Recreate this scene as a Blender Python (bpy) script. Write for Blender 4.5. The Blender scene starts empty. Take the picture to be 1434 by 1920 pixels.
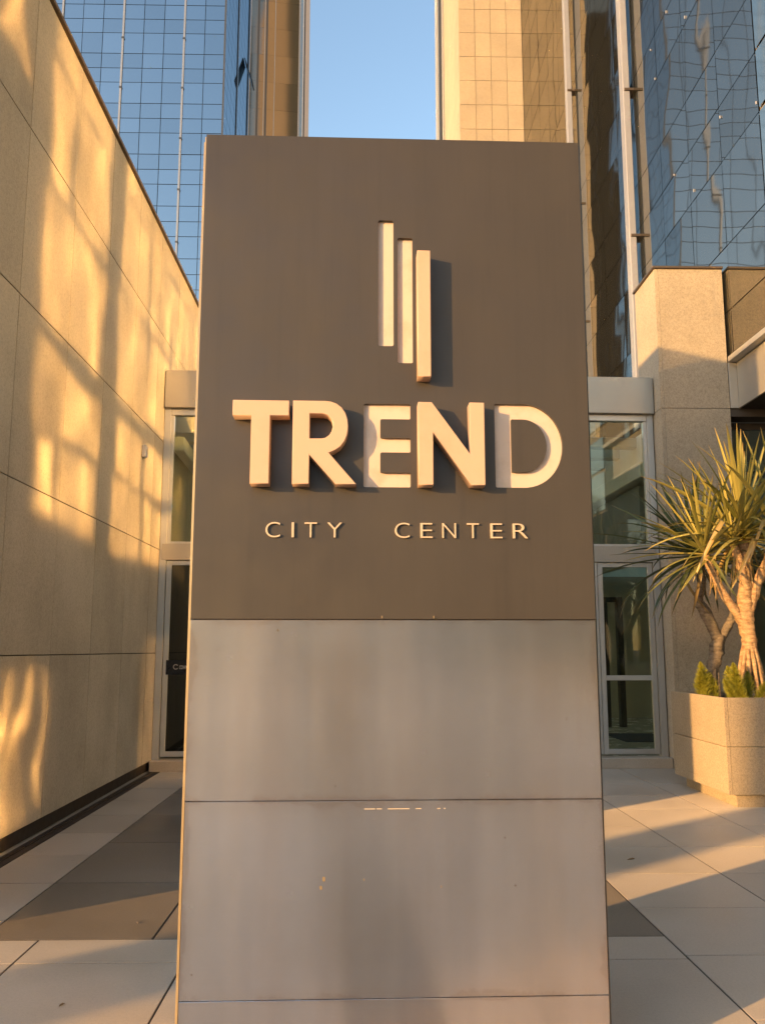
import bpy, bmesh, math, random
from mathutils import Vector, Matrix, noise
random.seed(11)
R = math.radians
sc = bpy.context.scene
COL = sc.collection

# ------------------------------------------------------------------ camera
cam = bpy.data.cameras.new('camera'); camo = bpy.data.objects.new('camera', cam); COL.objects.link(camo)
sc.camera = camo
cam.sensor_fit = 'VERTICAL'; cam.sensor_height = 36.0; cam.lens = 31.125
cam.clip_start = 0.05; cam.clip_end = 6000
camo.location = (0, 0, 1.5); camo.rotation_euler = (R(98.833), 0, R(-1.2))

# ------------------------------------------------------------------ sky and sun
SUN_AZ, SUN_EL = R(51.6), R(9.5)            # travels towards +X +Y, low evening sun
sund = Vector((math.sin(SUN_AZ)*math.cos(SUN_EL), math.cos(SUN_AZ)*math.cos(SUN_EL), -math.sin(SUN_EL)))
w = bpy.data.worlds.new('World'); sc.world = w; w.use_nodes = True
nt = w.node_tree
sky = nt.nodes.new('ShaderNodeTexSky'); sky.sky_type = 'NISHITA'; sky.sun_disc = False
sky.sun_elevation = SUN_EL; sky.sun_rotation = SUN_AZ + math.pi
sky.air_density = 1.0; sky.dust_density = 0.6; sky.ozone_density = 1.0
nt.nodes['Background'].inputs[1].default_value = 0.15
nt.links.new(sky.outputs[0], nt.nodes['Background'].inputs[0])
sl = bpy.data.lights.new('sun', 'SUN'); sl.energy = 2.6; sl.angle = R(0.55); sl.color = (1.0, 0.57, 0.20)
so = bpy.data.objects.new('sun', sl); COL.objects.link(so); so.rotation_euler = sund.to_track_quat('-Z', 'Y').to_euler()
so.location = (-30, -30, 30)

vs = sc.view_settings
vs.view_transform = 'Standard'; vs.look = 'None'; vs.gamma = 1.0; vs.exposure = 1.55; vs.use_curve_mapping = False
cy = sc.cycles
sc.render.engine = 'CYCLES'
cy.use_denoising = True
cy.use_guiding = True; cy.use_surface_guiding = True; cy.guiding_training_samples = 128
cy.blur_glossy = 0.0; cy.sample_clamp_indirect = 0.0; cy.sample_clamp_direct = 0.0
cy.caustics_reflective = True; cy.caustics_refractive = False
cy.use_adaptive_sampling = False
cy.max_bounces = 6; cy.diffuse_bounces = 3; cy.glossy_bounces = 4; cy.transmission_bounces = 3; cy.transparent_max_bounces = 8

# ------------------------------------------------------------------ helpers
def tag(o, label=None, cat=None, group=None, kind=None):
    if label: o['label'] = label
    if cat: o['category'] = cat
    if group: o['group'] = group
    if kind: o['kind'] = kind
    return o

def link(name, data, parent=None, loc=(0, 0, 0), rot=None):
    o = bpy.data.objects.new(name, data); COL.objects.link(o)
    o.location = loc
    if rot is not None: o.rotation_euler = rot
    if parent is not None: o.parent = parent
    return o

def thing(name, loc, label=None, cat=None, group=None, kind=None, rz=0.0):
    return tag(link(name, None, None, loc, (0, 0, rz)), label, cat, group, kind)

def mesh(verts, faces, mat, smooth=False, name='m'):
    me = bpy.data.meshes.new(name); me.from_pydata([tuple(v) for v in verts], [], faces)
    if mat: me.materials.append(mat)
    if smooth:
        for p in me.polygons: p.use_smooth = True
    me.update(); return me

def bm_mesh(bm, mat, smooth=False):
    me = bpy.data.meshes.new('m'); bm.to_mesh(me); bm.free()
    if mat: me.materials.append(mat)
    if smooth:
        for p in me.polygons: p.use_smooth = True
    return me

_boxes = {}
def box_mesh(sx, sy, sz, mat, bev=0.0):
    key = (round(sx, 4), round(sy, 4), round(sz, 4), mat.name, bev)
    if key not in _boxes:
        bm = bmesh.new(); bmesh.ops.create_cube(bm, size=1.0)
        for v in bm.verts: v.co = Vector((v.co.x*sx, v.co.y*sy, v.co.z*sz))
        if bev: bmesh.ops.bevel(bm, geom=bm.edges[:], offset=bev, segments=1, profile=0.5, affect='EDGES')
        _boxes[key] = bm_mesh(bm, mat)
    return _boxes[key]

def box(name, lo, hi, mat, parent=None, bev=0.0, org=None):
    """box given in the thing's own space (org = the parent's world location if lo/hi are world)"""
    lo, hi = Vector(lo), Vector(hi); c = (lo+hi)/2
    if org is not None: c = c - Vector(org)
    d = hi-lo
    return link(name, box_mesh(d.x, d.y, d.z, mat, bev), parent, c)

def tube_verts(pts, rads, n=10, cap=True, wob=0.0, seed=0):
    vs_, fs = [], []
    pts = [Vector(p) for p in pts]
    up = Vector((0, 0, 1)); prev = None
    for i, p in enumerate(pts):
        t = (pts[min(i+1, len(pts)-1)] - pts[max(i-1, 0)]).normalized()
        if prev is None:
            a = t.cross(Vector((1, 0.2, 0))).normalized()
        else:
            a = (prev - t*prev.dot(t)).normalized()
        prev = a; b = t.cross(a)
        for k in range(n):
            an = 2*math.pi*k/n
            r = rads[i]
            if wob: r *= 1+wob*noise.noise(Vector((math.cos(an)*1.5+seed, math.sin(an)*1.5, i*0.35)))
            vs_.append(p + (a*math.cos(an)+b*math.sin(an))*r)
    for i in range(len(pts)-1):
        for k in range(n):
            fs.append((i*n+k, i*n+(k+1) % n, (i+1)*n+(k+1) % n, (i+1)*n+k))
    if cap:
        fs.append(tuple(range(n-1, -1, -1))); m = (len(pts)-1)*n; fs.append(tuple(range(m, m+n)))
    return vs_, fs

def smooth_path(ctrl, rad, per=6):
    P = [Vector(c) for c in ctrl]; out, rr = [], []
    for i in range(len(P)-1):
        p0, p1, p2, p3 = P[max(i-1, 0)], P[i], P[i+1], P[min(i+2, len(P)-1)]
        for k in range(per):
            t = k/per
            out.append(0.5*((2*p1)+(p2-p0)*t+(2*p0-5*p1+4*p2-p3)*t*t+(3*p1-p0-3*p2+p3)*t**3))
            rr.append(rad[i]+(rad[i+1]-rad[i])*t)
    out.append(P[-1]); rr.append(rad[-1]); return out, rr

# ------------------------------------------------------------------ materials
def nmat(name):
    m = bpy.data.materials.new(name); m.use_nodes = True
    n = m.node_tree; b = n.nodes['Principled BSDF']
    return m, n, b
def N(n, t, **kw):
    x = n.nodes.new(t)
    for k, v in kw.items(): setattr(x, k, v)
    return x
def setin(node, **kw):
    for k, v in kw.items(): node.inputs[k.replace('_', ' ')].default_value = v
def noise_tex(n, pos, scale, detail=4, rough=0.55, vec_scale=None):
    src = pos
    if vec_scale:
        mp = N(n, 'ShaderNodeMapping'); mp.inputs['Scale'].default_value = vec_scale
        n.links.new(pos, mp.inputs['Vector']); src = mp.outputs[0]
    t = N(n, 'ShaderNodeTexNoise'); setin(t, Scale=scale, Detail=detail, Roughness=rough)
    n.links.new(src, t.inputs['Vector']); return t.outputs['Fac']
def ramp(n, fac, stops):
    r = N(n, 'ShaderNodeValToRGB'); e = r.color_ramp.elements
    while len(e) < len(stops): e.new(0.5)
    for el, (p, c) in zip(e, stops):
        el.position = p; el.color = (c, c, c, 1) if isinstance(c, (int, float)) else (*c, 1)
    n.links.new(fac, r.inputs[0]); return r.outputs[0]
def mul(n, a, b, fac=1.0):
    m = N(n, 'ShaderNodeMix', data_type='RGBA', blend_type='MULTIPLY'); m.inputs[0].default_value = fac
    n.links.new(a, m.inputs[6])
    if isinstance(b, tuple): m.inputs[7].default_value = (*b, 1)
    else: n.links.new(b, m.inputs[7])
    return m.outputs[2]
def rgb(n, c):
    x = N(n, 'ShaderNodeRGB'); x.outputs[0].default_value = (*c, 1); return x.outputs[0]
def bump(n, b, h, strength, dist):
    x = N(n, 'ShaderNodeBump'); x.inputs['Strength'].default_value = strength; x.inputs['Distance'].default_value = dist
    n.links.new(h, x.inputs['Height']); n.links.new(x.outputs[0], b.inputs['Normal'])
def pos_of(n): return N(n, 'ShaderNodeNewGeometry').outputs['Position']

def stone(name, col, fine=0.25, blotch=0.22, rand=0.08, rough=0.7, streak=True, fscale=140, bumps=0.25, drough=1.0):
    m, n, b = nmat(name); p = pos_of(n)
    c = rgb(n, col)
    f = noise_tex(n, p, fscale, 2, 0.7)
    c = mul(n, c, ramp(n, f, [(0.32, 1-fine), (0.5, 1.0), (0.7, 1+fine*0.5)]))
    g = noise_tex(n, p, 0.9, 5, 0.6)
    c = mul(n, c, ramp(n, g, [(0.3, (1-blotch, 1-blotch*1.05, 1-blotch*1.15)), (0.55, 1.0), (0.75, 1+blotch*0.4)]))
    if streak:
        s = noise_tex(n, p, 1.0, 4, 0.6, (5.0, 5.0, 0.35))
        c = mul(n, c, ramp(n, s, [(0.35, 1-blotch*0.6), (0.55, 1.0)]), 0.3)
    f2 = noise_tex(n, p, fscale*0.36, 3, 0.75)
    c = mul(n, c, ramp(n, f2, [(0.34, 1-fine*0.9), (0.5, 1.0), (0.68, 1+fine*0.45)]))
    sp = noise_tex(n, p, 16, 3, 0.7)
    c = mul(n, c, ramp(n, sp, [(0.24, 0.6), (0.30, 1.0)]), 0.6)
    o = N(n, 'ShaderNodeObjectInfo')
    c = mul(n, c, ramp(n, o.outputs['Random'], [(0.0, 1-rand), (1.0, 1+rand)]))
    n.links.new(c, b.inputs['Base Color'])
    rr = ramp(n, g, [(0.3, rough-0.08), (0.7, rough+0.08)]); n.links.new(rr, b.inputs['Roughness'])
    b.inputs['Diffuse Roughness'].default_value = drough
    if bumps: bump(n, b, f, bumps, 0.002)
    return m

def plain(name, col, rough=0.5, metal=0.0, var=0.06, scale=6.0, bumps=0.0, coat=0.0):
    m, n, b = nmat(name); p = pos_of(n)
    f = noise_tex(n, p, scale, 5, 0.6)
    c = mul(n, rgb(n, col), ramp(n, f, [(0.25, 1-var), (0.75, 1+var)]))
    n.links.new(c, b.inputs['Base Color'])
    r2 = ramp(n, noise_tex(n, p, scale*2.3, 4, 0.6), [(0.3, max(0.02, rough-0.06)), (0.7, rough+0.06)])
    n.links.new(r2, b.inputs['Roughness'])
    b.inputs['Metallic'].default_value = metal
    if coat: b.inputs['Coat Weight'].default_value = coat
    if bumps: bump(n, b, noise_tex(n, p, scale*12, 3, 0.7), bumps, 0.002)
    return m

def window_glass(name, tint, base=0.06, gain=1.0, rough=0.0, refl=(1, 1, 1)):
    m, n, b = nmat(name); n.nodes.remove(b)
    out = n.nodes['Material Output']
    tr = N(n, 'ShaderNodeBsdfTransparent'); tr.inputs[0].default_value = (*tint, 1)
    gl = N(n, 'ShaderNodeBsdfGlossy'); gl.inputs['Roughness'].default_value = rough; gl.inputs[0].default_value = (*refl, 1)
    fr = N(n, 'ShaderNodeFresnel'); fr.inputs[0].default_value = 1.52
    ma = N(n, 'ShaderNodeMath', operation='MULTIPLY_ADD', use_clamp=True); ma.inputs[1].default_value = gain; ma.inputs[2].default_value = base
    n.links.new(fr.outputs[0], ma.inputs[0])
    mx = N(n, 'ShaderNodeMixShader'); n.links.new(ma.outputs[0], mx.inputs[0])
    n.links.new(tr.outputs[0], mx.inputs[1]); n.links.new(gl.outputs[0], mx.inputs[2])
    n.links.new(mx.outputs[0], out.inputs[0]); return m

def mirror_glass(name, tint, body, refl=0.75, rough=0.02, rand=0.05):
    """solar-control glass: strong tinted reflection over a dark body"""
    m, n, b = nmat(name); n.nodes.remove(b)
    out = n.nodes['Material Output']
    df = N(n, 'ShaderNodeBsdfDiffuse'); df.inputs[0].default_value = (*body, 1)
    gl = N(n, 'ShaderNodeBsdfGlossy'); gl.inputs['Roughness'].default_value = rough
    o = N(n, 'ShaderNodeObjectInfo')
    c = mul(n, rgb(n, tint), ramp(n, o.outputs['Random'], [(0.0, 1-rand), (1.0, 1+rand)]))
    n.links.new(c, gl.inputs[0])
    mx = N(n, 'ShaderNodeMixShader'); mx.inputs[0].default_value = refl
    n.links.new(df.outputs[0], mx.inputs[1]); n.links.new(gl.outputs[0], mx.inputs[2])
    n.links.new(mx.outputs[0], out.inputs[0]); return m

M_wall = stone('sandy_stone', (0.48, 0.405, 0.305), fine=0.18, blotch=0.24, rand=0.08)
M_pier = stone('granite_panel', (0.41, 0.34, 0.255), fine=0.22, blotch=0.15, rand=0.03, fscale=110)
M_planter = stone('planter_stone', (0.37, 0.29, 0.20), fine=0.26, blotch=0.2, rand=0.03)
M_tile = stone('tower_tile', (0.40, 0.325, 0.24), fine=0.06, blotch=0.10, rand=0.05, streak=True, fscale=30, bumps=0)
M_slab = stone('pale_slab', (0.45, 0.38, 0.31), drough=0.75, fine=0.10, blotch=0.18, rand=0.07, rough=0.42, streak=False, fscale=200, bumps=0.05)
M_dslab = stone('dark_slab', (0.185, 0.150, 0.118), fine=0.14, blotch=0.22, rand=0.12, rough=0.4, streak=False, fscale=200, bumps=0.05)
M_joint = plain('joint', (0.10, 0.085, 0.07), 0.9)
M_ground = stone('ground_stone', (0.36, 0.32, 0.27), blotch=0.15, rand=0.0, streak=False)
M_plinth = plain('dark_plinth', (0.045, 0.03, 0.02), 0.6)
M_cap = plain('bronze_coping', (0.13, 0.09, 0.06), 0.45, 0.6)
M_alu = plain('aluminium', (0.55, 0.53, 0.50), 0.42, 0.6, var=0.05, scale=3)
M_fascia = plain('fascia_metal', (0.40, 0.36, 0.31), 0.40, 0.35, var=0.05, scale=1.5)
M_white = plain('white_enamel', (0.42, 0.40, 0.42), 0.35, var=0.04, scale=2)
M_rail = plain('grey_white_rail', (0.27, 0.265, 0.29), 0.4, 0.1)
M_beam = plain('beam_white', (0.78, 0.76, 0.70), 0.5)
M_soffit = plain('dark_soffit', (0.06, 0.045, 0.035), 0.6)
M_dark = plain('dark_metal', (0.03, 0.028, 0.028), 0.4)
M_inwall = plain('lobby_wall', (0.42, 0.37, 0.27), 0.6, var=0.08, scale=1.5)
M_inpanel = plain('lobby_panel', (0.20, 0.215, 0.22), 0.35, var=0.05, scale=1)
M_infloor = plain('lobby_floor', (0.5, 0.47, 0.40), 0.25, var=0.06, scale=2)
M_dpanel = plain('walnut_panel', (0.16, 0.125, 0.075), 0.5, var=0.12, scale=1.2)
M_mat = plain('door_mat_fabric', (0.03, 0.04, 0.06), 0.9)
M_glass = window_glass('clear_glass', (0.87, 0.90, 0.82), 0.015, 0.8)
M_glassd = window_glass('smoked_glass', (0.35, 0.34, 0.26), 0.05, 1.4)
M_blue = mirror_glass('blue_tower_glass', (0.36, 0.41, 0.445), (0.03, 0.05, 0.08), 0.86, 0.03, 0.07)
M_bronze = mirror_glass('bronze_tower_glass', (0.36, 0.285, 0.21), (0.03, 0.025, 0.02), 0.85, 0.06, 0.05)
M_fglass = mirror_glass('facade_glass', (0.52, 0.505, 0.455), (0.05, 0.048, 0.042), 0.80, 0.022, 0.08)
M_cglass = mirror_glass('facade_glass_near', (0.90, 0.86, 0.74), (0.025, 0.03, 0.035), 0.90, 0.055, 0.05)  # stronger reflecting glass for the unseen panes that light the left wall
M_mull = plain('mullion_metal', (0.07, 0.075, 0.085), 0.4, 0.4)
M_silver = plain('silver_mullion', (0.30, 0.31, 0.33), 0.35, 0.5)
M_seal = plain('facade_frame', (0.30, 0.25, 0.19), 0.5, 0.2)

# ------------------------------------------------------------------ ground
gv = [(-1500, -1500, -0.014), (1500, -1500, -0.014), (1500, 1500, -0.014), (-1500, 1500, -0.014)]
tag(link('ground', mesh(gv, [(0, 1, 2, 3)], M_ground)), kind='structure')

pav = thing('pavement', (0, 7, 0), kind='structure')
box('joint_bed', (-2.66, -4.0, -0.013), (9.0, 11.6, -0.008), M_joint, pav, org=(0, 7, 0))
def slab(x0, x1, y0, y1, mat, g=0.0052):
    if x1-x0 < 0.05 or y1-y0 < 0.05: return
    z = random.uniform(-0.0007, 0.0007)
    box('paving_slab', (x0+g, y0+g, -0.007), (x1-g, y1-g, z), mat, pav, 0.0018, org=(0, 7, 0))
yl = [4.95, 5.30, 6.10, 6.90, 7.70, 8.50, 9.30, 10.1, 10.9, 11.6]
for a, b_ in zip(yl, yl[1:]): slab(-2.52, -2.0, a, b_, M_slab)
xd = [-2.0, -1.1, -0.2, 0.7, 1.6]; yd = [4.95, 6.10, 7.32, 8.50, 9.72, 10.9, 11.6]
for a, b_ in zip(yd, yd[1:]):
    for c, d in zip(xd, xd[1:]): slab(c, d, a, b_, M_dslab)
yr = [4.65+0.81*k for k in range(8)]+[11.6]
xr = [1.6+0.825*k for k in range(9)]
for a, b_ in zip(yr, yr[1:]):
    for c, d in zip(xr, xr[1:]):
        if c > 3.6 and 8.6 < a < 9.8 and d < 5.6: continue
        slab(c, d, a, b_, M_slab)
xb = [-2.66, -1.69, -0.867, -0.045, 0.777, 1.6]
for c, d in zip(xb, xb[1:]):
    slab(c, d, 4.60, 4.95, M_slab)
    for k in range(9):
        if k and c == -0.045:
            slab(c, c+0.40, 4.60-0.78*(k+1), 4.60-0.78*k, M_dslab); slab(c+0.40, d, 4.60-0.78*(k+1), 4.60-0.78*k, M_slab)  # unseen dark strip added so the steel reflects a dark streak
        else: slab(c, d, 4.60-0.78*(k+1), 4.60-0.78*k, M_slab)
for c, d in zip(xr[:4], xr[1:5]):
    for k in range(9): slab(c, d, 4.65-0.78*(k+1), 4.65-0.78*k, M_slab)
# drain beside the wall
dr = thing('drain_channel', (-2.6, 8.2, 0), 'dark slot drain running along the foot of the sandy stone wall', 'drain')
box('channel', (-2.655, 4.96, -0.007), (-2.53, 11.58, -0.003), M_plinth, dr, org=(-2.6, 8.2, 0))
for k in range(6):
    box('grate_rail', (-2.60, 5.0+k*1.1, -0.002), (-2.592, 6.08+k*1.1, 0.002), M_cap, dr, org=(-2.6, 8.2, 0))

# ------------------------------------------------------------------ left stone wall
WO = (-2.9, 10.5, 0)
wall = thing('stone_wall', WO, 'tall sandy stone panel wall on the left with golden light patches', 'wall')
box('core', (-3.15, 4.76, 0.0), (-2.712, 16.5, 6.94), M_joint, wall, org=WO)
box('plinth', (-2.715, 4.8, 0.0), (-2.70, 16.4, 0.12), M_plinth, wall, org=WO)
wy = [4.72, 5.46, 6.58, 7.71, 8.82, 9.95, 11.08, 12.2, 13.3, 14.4, 15.5, 16.5]
wz = [0.115, 1.455, 2.79, 4.23, 5.62, 6.93]
g = 0.0045
for a, b_ in zip(wy, wy[1:]):
    for c, d in zip(wz, wz[1:]):
        t = random.uniform(-0.0012, 0.0012)
        box('stone_panel', (-2.712, a+g, c+g), (-2.67+t, b_-g, d-g), M_wall, wall, 0.002, org=WO)
for c, d in zip(wz, wz[1:]):
    box('stone_panel', (-3.18, 4.70, c+g), (-2.716, 4.758, d-g), M_wall, wall, 0.002, org=WO)
box('coping', (-3.2, 4.68, 6.935), (-2.64, 16.5, 6.975), M_cap, wall, 0.004, org=WO)
# small sensor box
sb = thing('wall_box', (-2.668, 10.5, 3.86), 'small cream sensor box fixed high on the stone wall', 'sensor box')
box('housing', (0.0, -0.05, -0.075), (0.05, 0.05, 0.075), M_white, sb, 0.008)
box('lens', (0.05, -0.022, 0.0), (0.053, 0.022, 0.03), M_fascia, sb)
box('cable_gland', (0.01, -0.012, -0.10), (0.03, 0.012, -0.075), M_alu, sb)

# ------------------------------------------------------------------ entrance
EO = (-2.665, 11.6, 0)
ent = thing('entrance_vestibule', EO, 'glazed entrance with double doors and metal header behind the sign', 'entrance', rz=R(1.7))
EW = 6.62
for k in range(4):
    a = 0.005+k*EW/4; box('header_panel', (a, -0.12, 4.69), (a+EW/4-0.006, 0.30, 5.20), M_fascia, ent, 0.004)
for k in range(4):
    a = 0.03+k*(EW-0.06)/4; box('transom_panel', (a, -0.06, 2.655), (a+(EW-0.06)/4-0.004, 0.10, 2.87), M_fascia, ent, 0.003)
box('threshold', (0.0, -0.20, 0.0), (EW, 0.10, 0.125), M_slab, ent, 0.004)
for x in (0.0, EW-0.085):
    box('jamb', (x, -0.05, 0.125), (x+0.085, 0.06, 4.69), M_alu, ent, 0.003)
    xx = 0.088 if x == 0 else EW-0.085-0.043
    box('jamb_lining', (xx, -0.03, 2.872), (xx+0.04, 0.05, 4.60), M_alu, ent, 0.003)
box('head_frame', (0.087, -0.045, 4.60), (EW-0.087, 0.06, 4.688), M_alu, ent, 0.003)
box('sill_frame', (0.13, -0.03, 2.872), (EW-0.13, 0.05, 2.90), M_alu, ent, 0.002)
DW = (EW-0.19)/8
for k in range(4):
    x0 = 0.13+k*(EW-0.26)/4; x1 = x0+(EW-0.26)/4
    box('window_pane', (x0+0.002, 0.0, 2.902), (x1-0.002, 0.01, 4.598), M_glass, ent)
    if k: box('window_mullion', (x0-0.03, -0.03, 2.902), (x0+0.03, -0.002, 4.598), M_alu, ent, 0.003)
for k in range(8):
    x0 = 0.093+k*(DW+0.0093); x1 = min(x0+DW+0.0013, EW-0.097)
    gm = M_glassd if k < 3 else M_glass
    cx = (x0+x1)/2
    d = link('door', box_mesh(0.065, 0.05, 2.49, M_alu, 0.004), ent, (x0+0.0325, 0.0, 1.405))
    def sub(name, lo, hi, m, bev=0.0):
        o = box(name, lo, hi, m, d, bev); o.location = o.location - Vector(d.location); return o
    sub('stile', (x1-0.065, -0.025, 0.16), (x1, 0.025, 2.65), M_alu, 0.004)
    sub('top_rail', (x0+0.065, -0.024, 2.59), (x1-0.065, 0.024, 2.648), M_alu, 0.003)
    sub('bottom_rail', (x0+0.065, -0.024, 0.162), (x1-0.065, 0.024, 0.225), M_alu, 0.003)
    if k >= 3:
        sub('push_rail', (x0+0.065, -0.03, 1.10), (x1-0.065, 0.02, 1.165), M_alu, 0.004)
        sub('pane', (x0+0.064, -0.004, 1.166), (x1-0.064, 0.004, 2.589), gm)
        sub('pane', (x0+0.064, -0.004, 0.226), (x1-0.064, 0.004, 1.099), gm)
    else:
        sub('pane', (x0+0.064, -0.004, 0.226), (x1-0.064, 0.004, 2.589), gm)
# black band with lettering on the left door
M_band = plain('band_film', (0.008, 0.008, 0.009), 0.3)
M_band_w = plain('band_print', (0.62, 0.60, 0.58), 0.5)
M_band_b = plain('band_ring', (0.42, 0.36, 0.31), 0.5)
bd = link('name_band', box_mesh(0.715, 0.004, 0.185, M_band), ent, (0.093+DW/2-0.004, -0.028, 1.275))
def ring_mesh(r0, r1, a0, a1, mat, d=0.003, n=28):
    v, f = [], []
    for i in range(n+1):
        a = a0+(a1-a0)*i/n
        for r in (r0, r1):
            for y in (0, -d): v.append((r*math.cos(a), y, r*math.sin(a)))
    for i in range(n):
        k = i*4; f += [(k+1, k+3, k+7, k+5), (k+2, k+6, k+7, k+3), (k, k+1, k+5, k+4)]
    return mesh(v, f, mat)
def text_mesh(s, size, mat, depth=0.002, thin=0.0):
    c = bpy.data.curves.new('t', 'FONT'); c.body = s; c.size = size; c.extrude = depth/2; c.resolution_u = 6; c.offset = -thin
    o = bpy.data.objects.new('t', c); COL.objects.link(o)
    dg = bpy.context.evaluated_depsgraph_get(); dg.update()
    me = bpy.data.meshes.new_from_object(o.evaluated_get(dg))
    bpy.data.objects.remove(o); bpy.data.curves.remove(c)
    me.transform(Matrix.Rotation(math.pi/2, 4, 'X')); me.materials.clear(); me.materials.append(mat); return me
link('ring_mark', ring_mesh(0.024, 0.034, R(35), R(325), M_band_b), bd, (-0.232, -0.003, 0.006))
tm = text_mesh('COWN', 0.066, M_band_w)
for v in tm.vertices: v.co.x *= 0.47
link('lettering', tm, bd, (-0.188, -0.004, -0.022))
# interior
def inn(name, lo, hi, m, bev=0.0): return box(name, lo, hi, m, ent, bev)
inn('lobby_floor', (0.0, 0.10, 0.0), (9.5, 7.0, 0.124), M_infloor)
inn('lobby_wall', (0.0, 6.6, 0.125), (9.5, 6.8, 4.4), M_inwall)
inn('bulkhead_panel', (6.68, 0.80, 2.75), (6.76, 3.2, 3.86), M_inpanel)
inn('bulkhead_panel', (6.68, 3.21, 2.75), (6.76, 6.5, 3.86), M_inpanel)
inn('ceiling_beam', (6.55, 0.35, 3.90), (6.80, 6.5, 4.12), M_beam, 0.01)
inn('upstand', (6.66, 0.35, 4.125), (6.74, 6.5, 4.57), M_beam)
inn('ceiling_beam', (3.3, 0.35, 4.20), (3.5, 6.5, 4.40), M_beam, 0.01)
inn('ceiling_beam', (0.05, 0.35, 4.20), (0.2, 6.5, 4.40), M_beam, 0.01)
for k in range(8):
    y = 0.75+k*0.78; inn('ceiling_bar', (0.02, y, 4.42), (6.78, y+0.20, 4.56), M_alu, 0.006)
def frosted():
    m, n, b = nmat('frosted_skylight'); n.nodes.remove(b)
    t = N(n, 'ShaderNodeBsdfTranslucent'); t.inputs[0].default_value = (0.80, 0.84, 0.74, 1)
    n.links.new(t.outputs[0], n.nodes['Material Output'].inputs[0]); return m
M_frost = frosted()
for k in range(7):
    y = 0.96+k*0.78; inn('skylight_panel', (0.02, y, 4.575), (6.62, y+0.56, 4.585), M_frost)
inn('portal_post', (7.15, 4.35, 0.125), (7.24, 4.5, 2.45), M_dark, 0.004)
inn('portal_post', (7.42, 4.35, 0.125), (7.52, 4.5, 2.45), M_dark, 0.004)
inn('portal_head', (7.241, 4.35, 2.36), (7.419, 4.5, 2.45), M_dark, 0.004)
inn('side_wall', (8.9, 0.2, 0.125), (9.0, 6.5, 4.4), M_inwall)
inn('added_skylight', (6.85, 0.8, 3.0), (8.9, 6.5, 3.02), M_frost)  # frosted ceiling added to brighten the right wing
inn('lobby_panel', (0.02, 2.2, 0.126), (2.2, 2.26, 2.7), M_dpanel)
mt = tag(box('door_mat', (3.95, 13.6, 0.125), (4.75, 14.9, 0.137), M_mat), 'dark blue door mat on the lobby floor behind the right glass door', 'door mat')

# ------------------------------------------------------------------ stone pier beside the doors
PO = (4.445, 11.89, 0)
pier = thing('stone_pier', PO, 'speckled granite pier beside the doors with its top in sunlight', 'pier')
box('core', (3.99, 11.46, 0), (4.90, 12.32, 6.67), M_joint, pier, org=PO)
for z0, z1 in ((0.0, 2.46), (2.467, 4.70), (4.707, 6.68)):
    box('stone_panel', (3.982+0.045, 11.45, z0), (4.91, 11.475, z1), M_pier, pier, 0.002, org=PO)
    box('stone_panel', (3.975, 11.452, z0), (3.982+0.042, 12.33, z1), M_pier, pier, 0.002, org=PO)
    box('stone_panel', (4.875, 11.48, z0), (4.912, 12.33, z1), M_pier, pier, 0.002, org=PO)
box('coping', (3.945, 11.42, 6.682), (4.92, 12.35, 6.715), M_cap, pier, 0.004, org=PO)

# ------------------------------------------------------------------ right-hand tower: stone end, glass flank, overhang
XR = 4.95
TO = (6, 18, 0)
twr = thing('stone_clad_tower', TO, 'beige stone and mirror glass office tower on the right with white rails', 'building')
def tb(name, lo, hi, m, bev=0.0): return box(name, lo, hi, m, twr, bev, org=TO)
tb('glass_backing', (XR+0.03, -0.6, 5.43), (12.0, 25.37, 60), M_seal)
tb('stone_core', (2.99, 25.40, 0.0), (12, 33.3, 60), M_joint)
# tiles on the stone end
tzs = []
z = 21.67-0.829*26
while z < 60: tzs.append(z); z += 0.829
for j, z0 in enumerate(tzs):
    if z0 > 27: break
    for i in range(4):
        x0 = 2.955+i*0.498
        tb('stone_tile', (x0+0.006, 25.36+random.uniform(-0.002, 0.002), z0+0.006), (x0+0.492, 25.40, z0+0.823), M_tile)
    if 12 < z0:
        for i in range(6):
            y0 = 25.405+i*0.80
            tb('stone_tile', (2.95, y0+0.006, z0+0.006), (2.99, y0+0.794, z0+0.823), M_tile)
tb('upper_cladding', (2.955, 25.362, tzs[33]+0.01), (4.94, 25.399, 60), M_tile)
tb('side_cladding', (2.952, 25.405, tzs[33]+0.01), (2.989, 30.2, 60), M_tile)
tb('side_cladding', (2.952, 25.405, 0), (2.989, 30.2, 11.9), M_tile)
tb('corner_fin', (2.90, 30.25, 0), (2.99, 30.7, 60), M_fascia)
tb('corner_fin', (2.86, 31.2, 0), (2.99, 31.6, 60), M_mull)
tb('corner_fin', (2.88, 32.4, 0), (2.99, 33.3, 60), M_alu)

def warp_pane(wid, hei, amp, seed, mat, nx=7, nz=7, bowl=0.0):
    """a slightly distorted glass sheet in the YZ plane facing -X, with real thickness"""
    v, f = [], []
    for j in range(nz+1):
        for i in range(nx+1):
            a, c = i/nx-0.5, j/nz-0.5
            y, zz = a*wid, c*hei
            d = amp*noise.noise(Vector((y*1.7+seed*7.1, zz*1.4+seed*3.3, seed*1.9)))
            d += bowl*(a*a*4+c*c*4-1)
            v.append((d, y, zz))
    W = nx+1
    for j in range(nz):
        for i in range(nx):
            f.append((j*W+i, (j+1)*W+i, (j+1)*W+i+1, j*W+i+1))
    n0 = len(v)
    v += [(0.012, -wid/2, -hei/2), (0.012, wid/2, -hei/2), (0.012, wid/2, hei/2), (0.012, -wid/2, hei/2)]
    f.append((n0, n0+1, n0+2, n0+3))
    me = mesh(v, f, mat, True); return me

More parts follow.
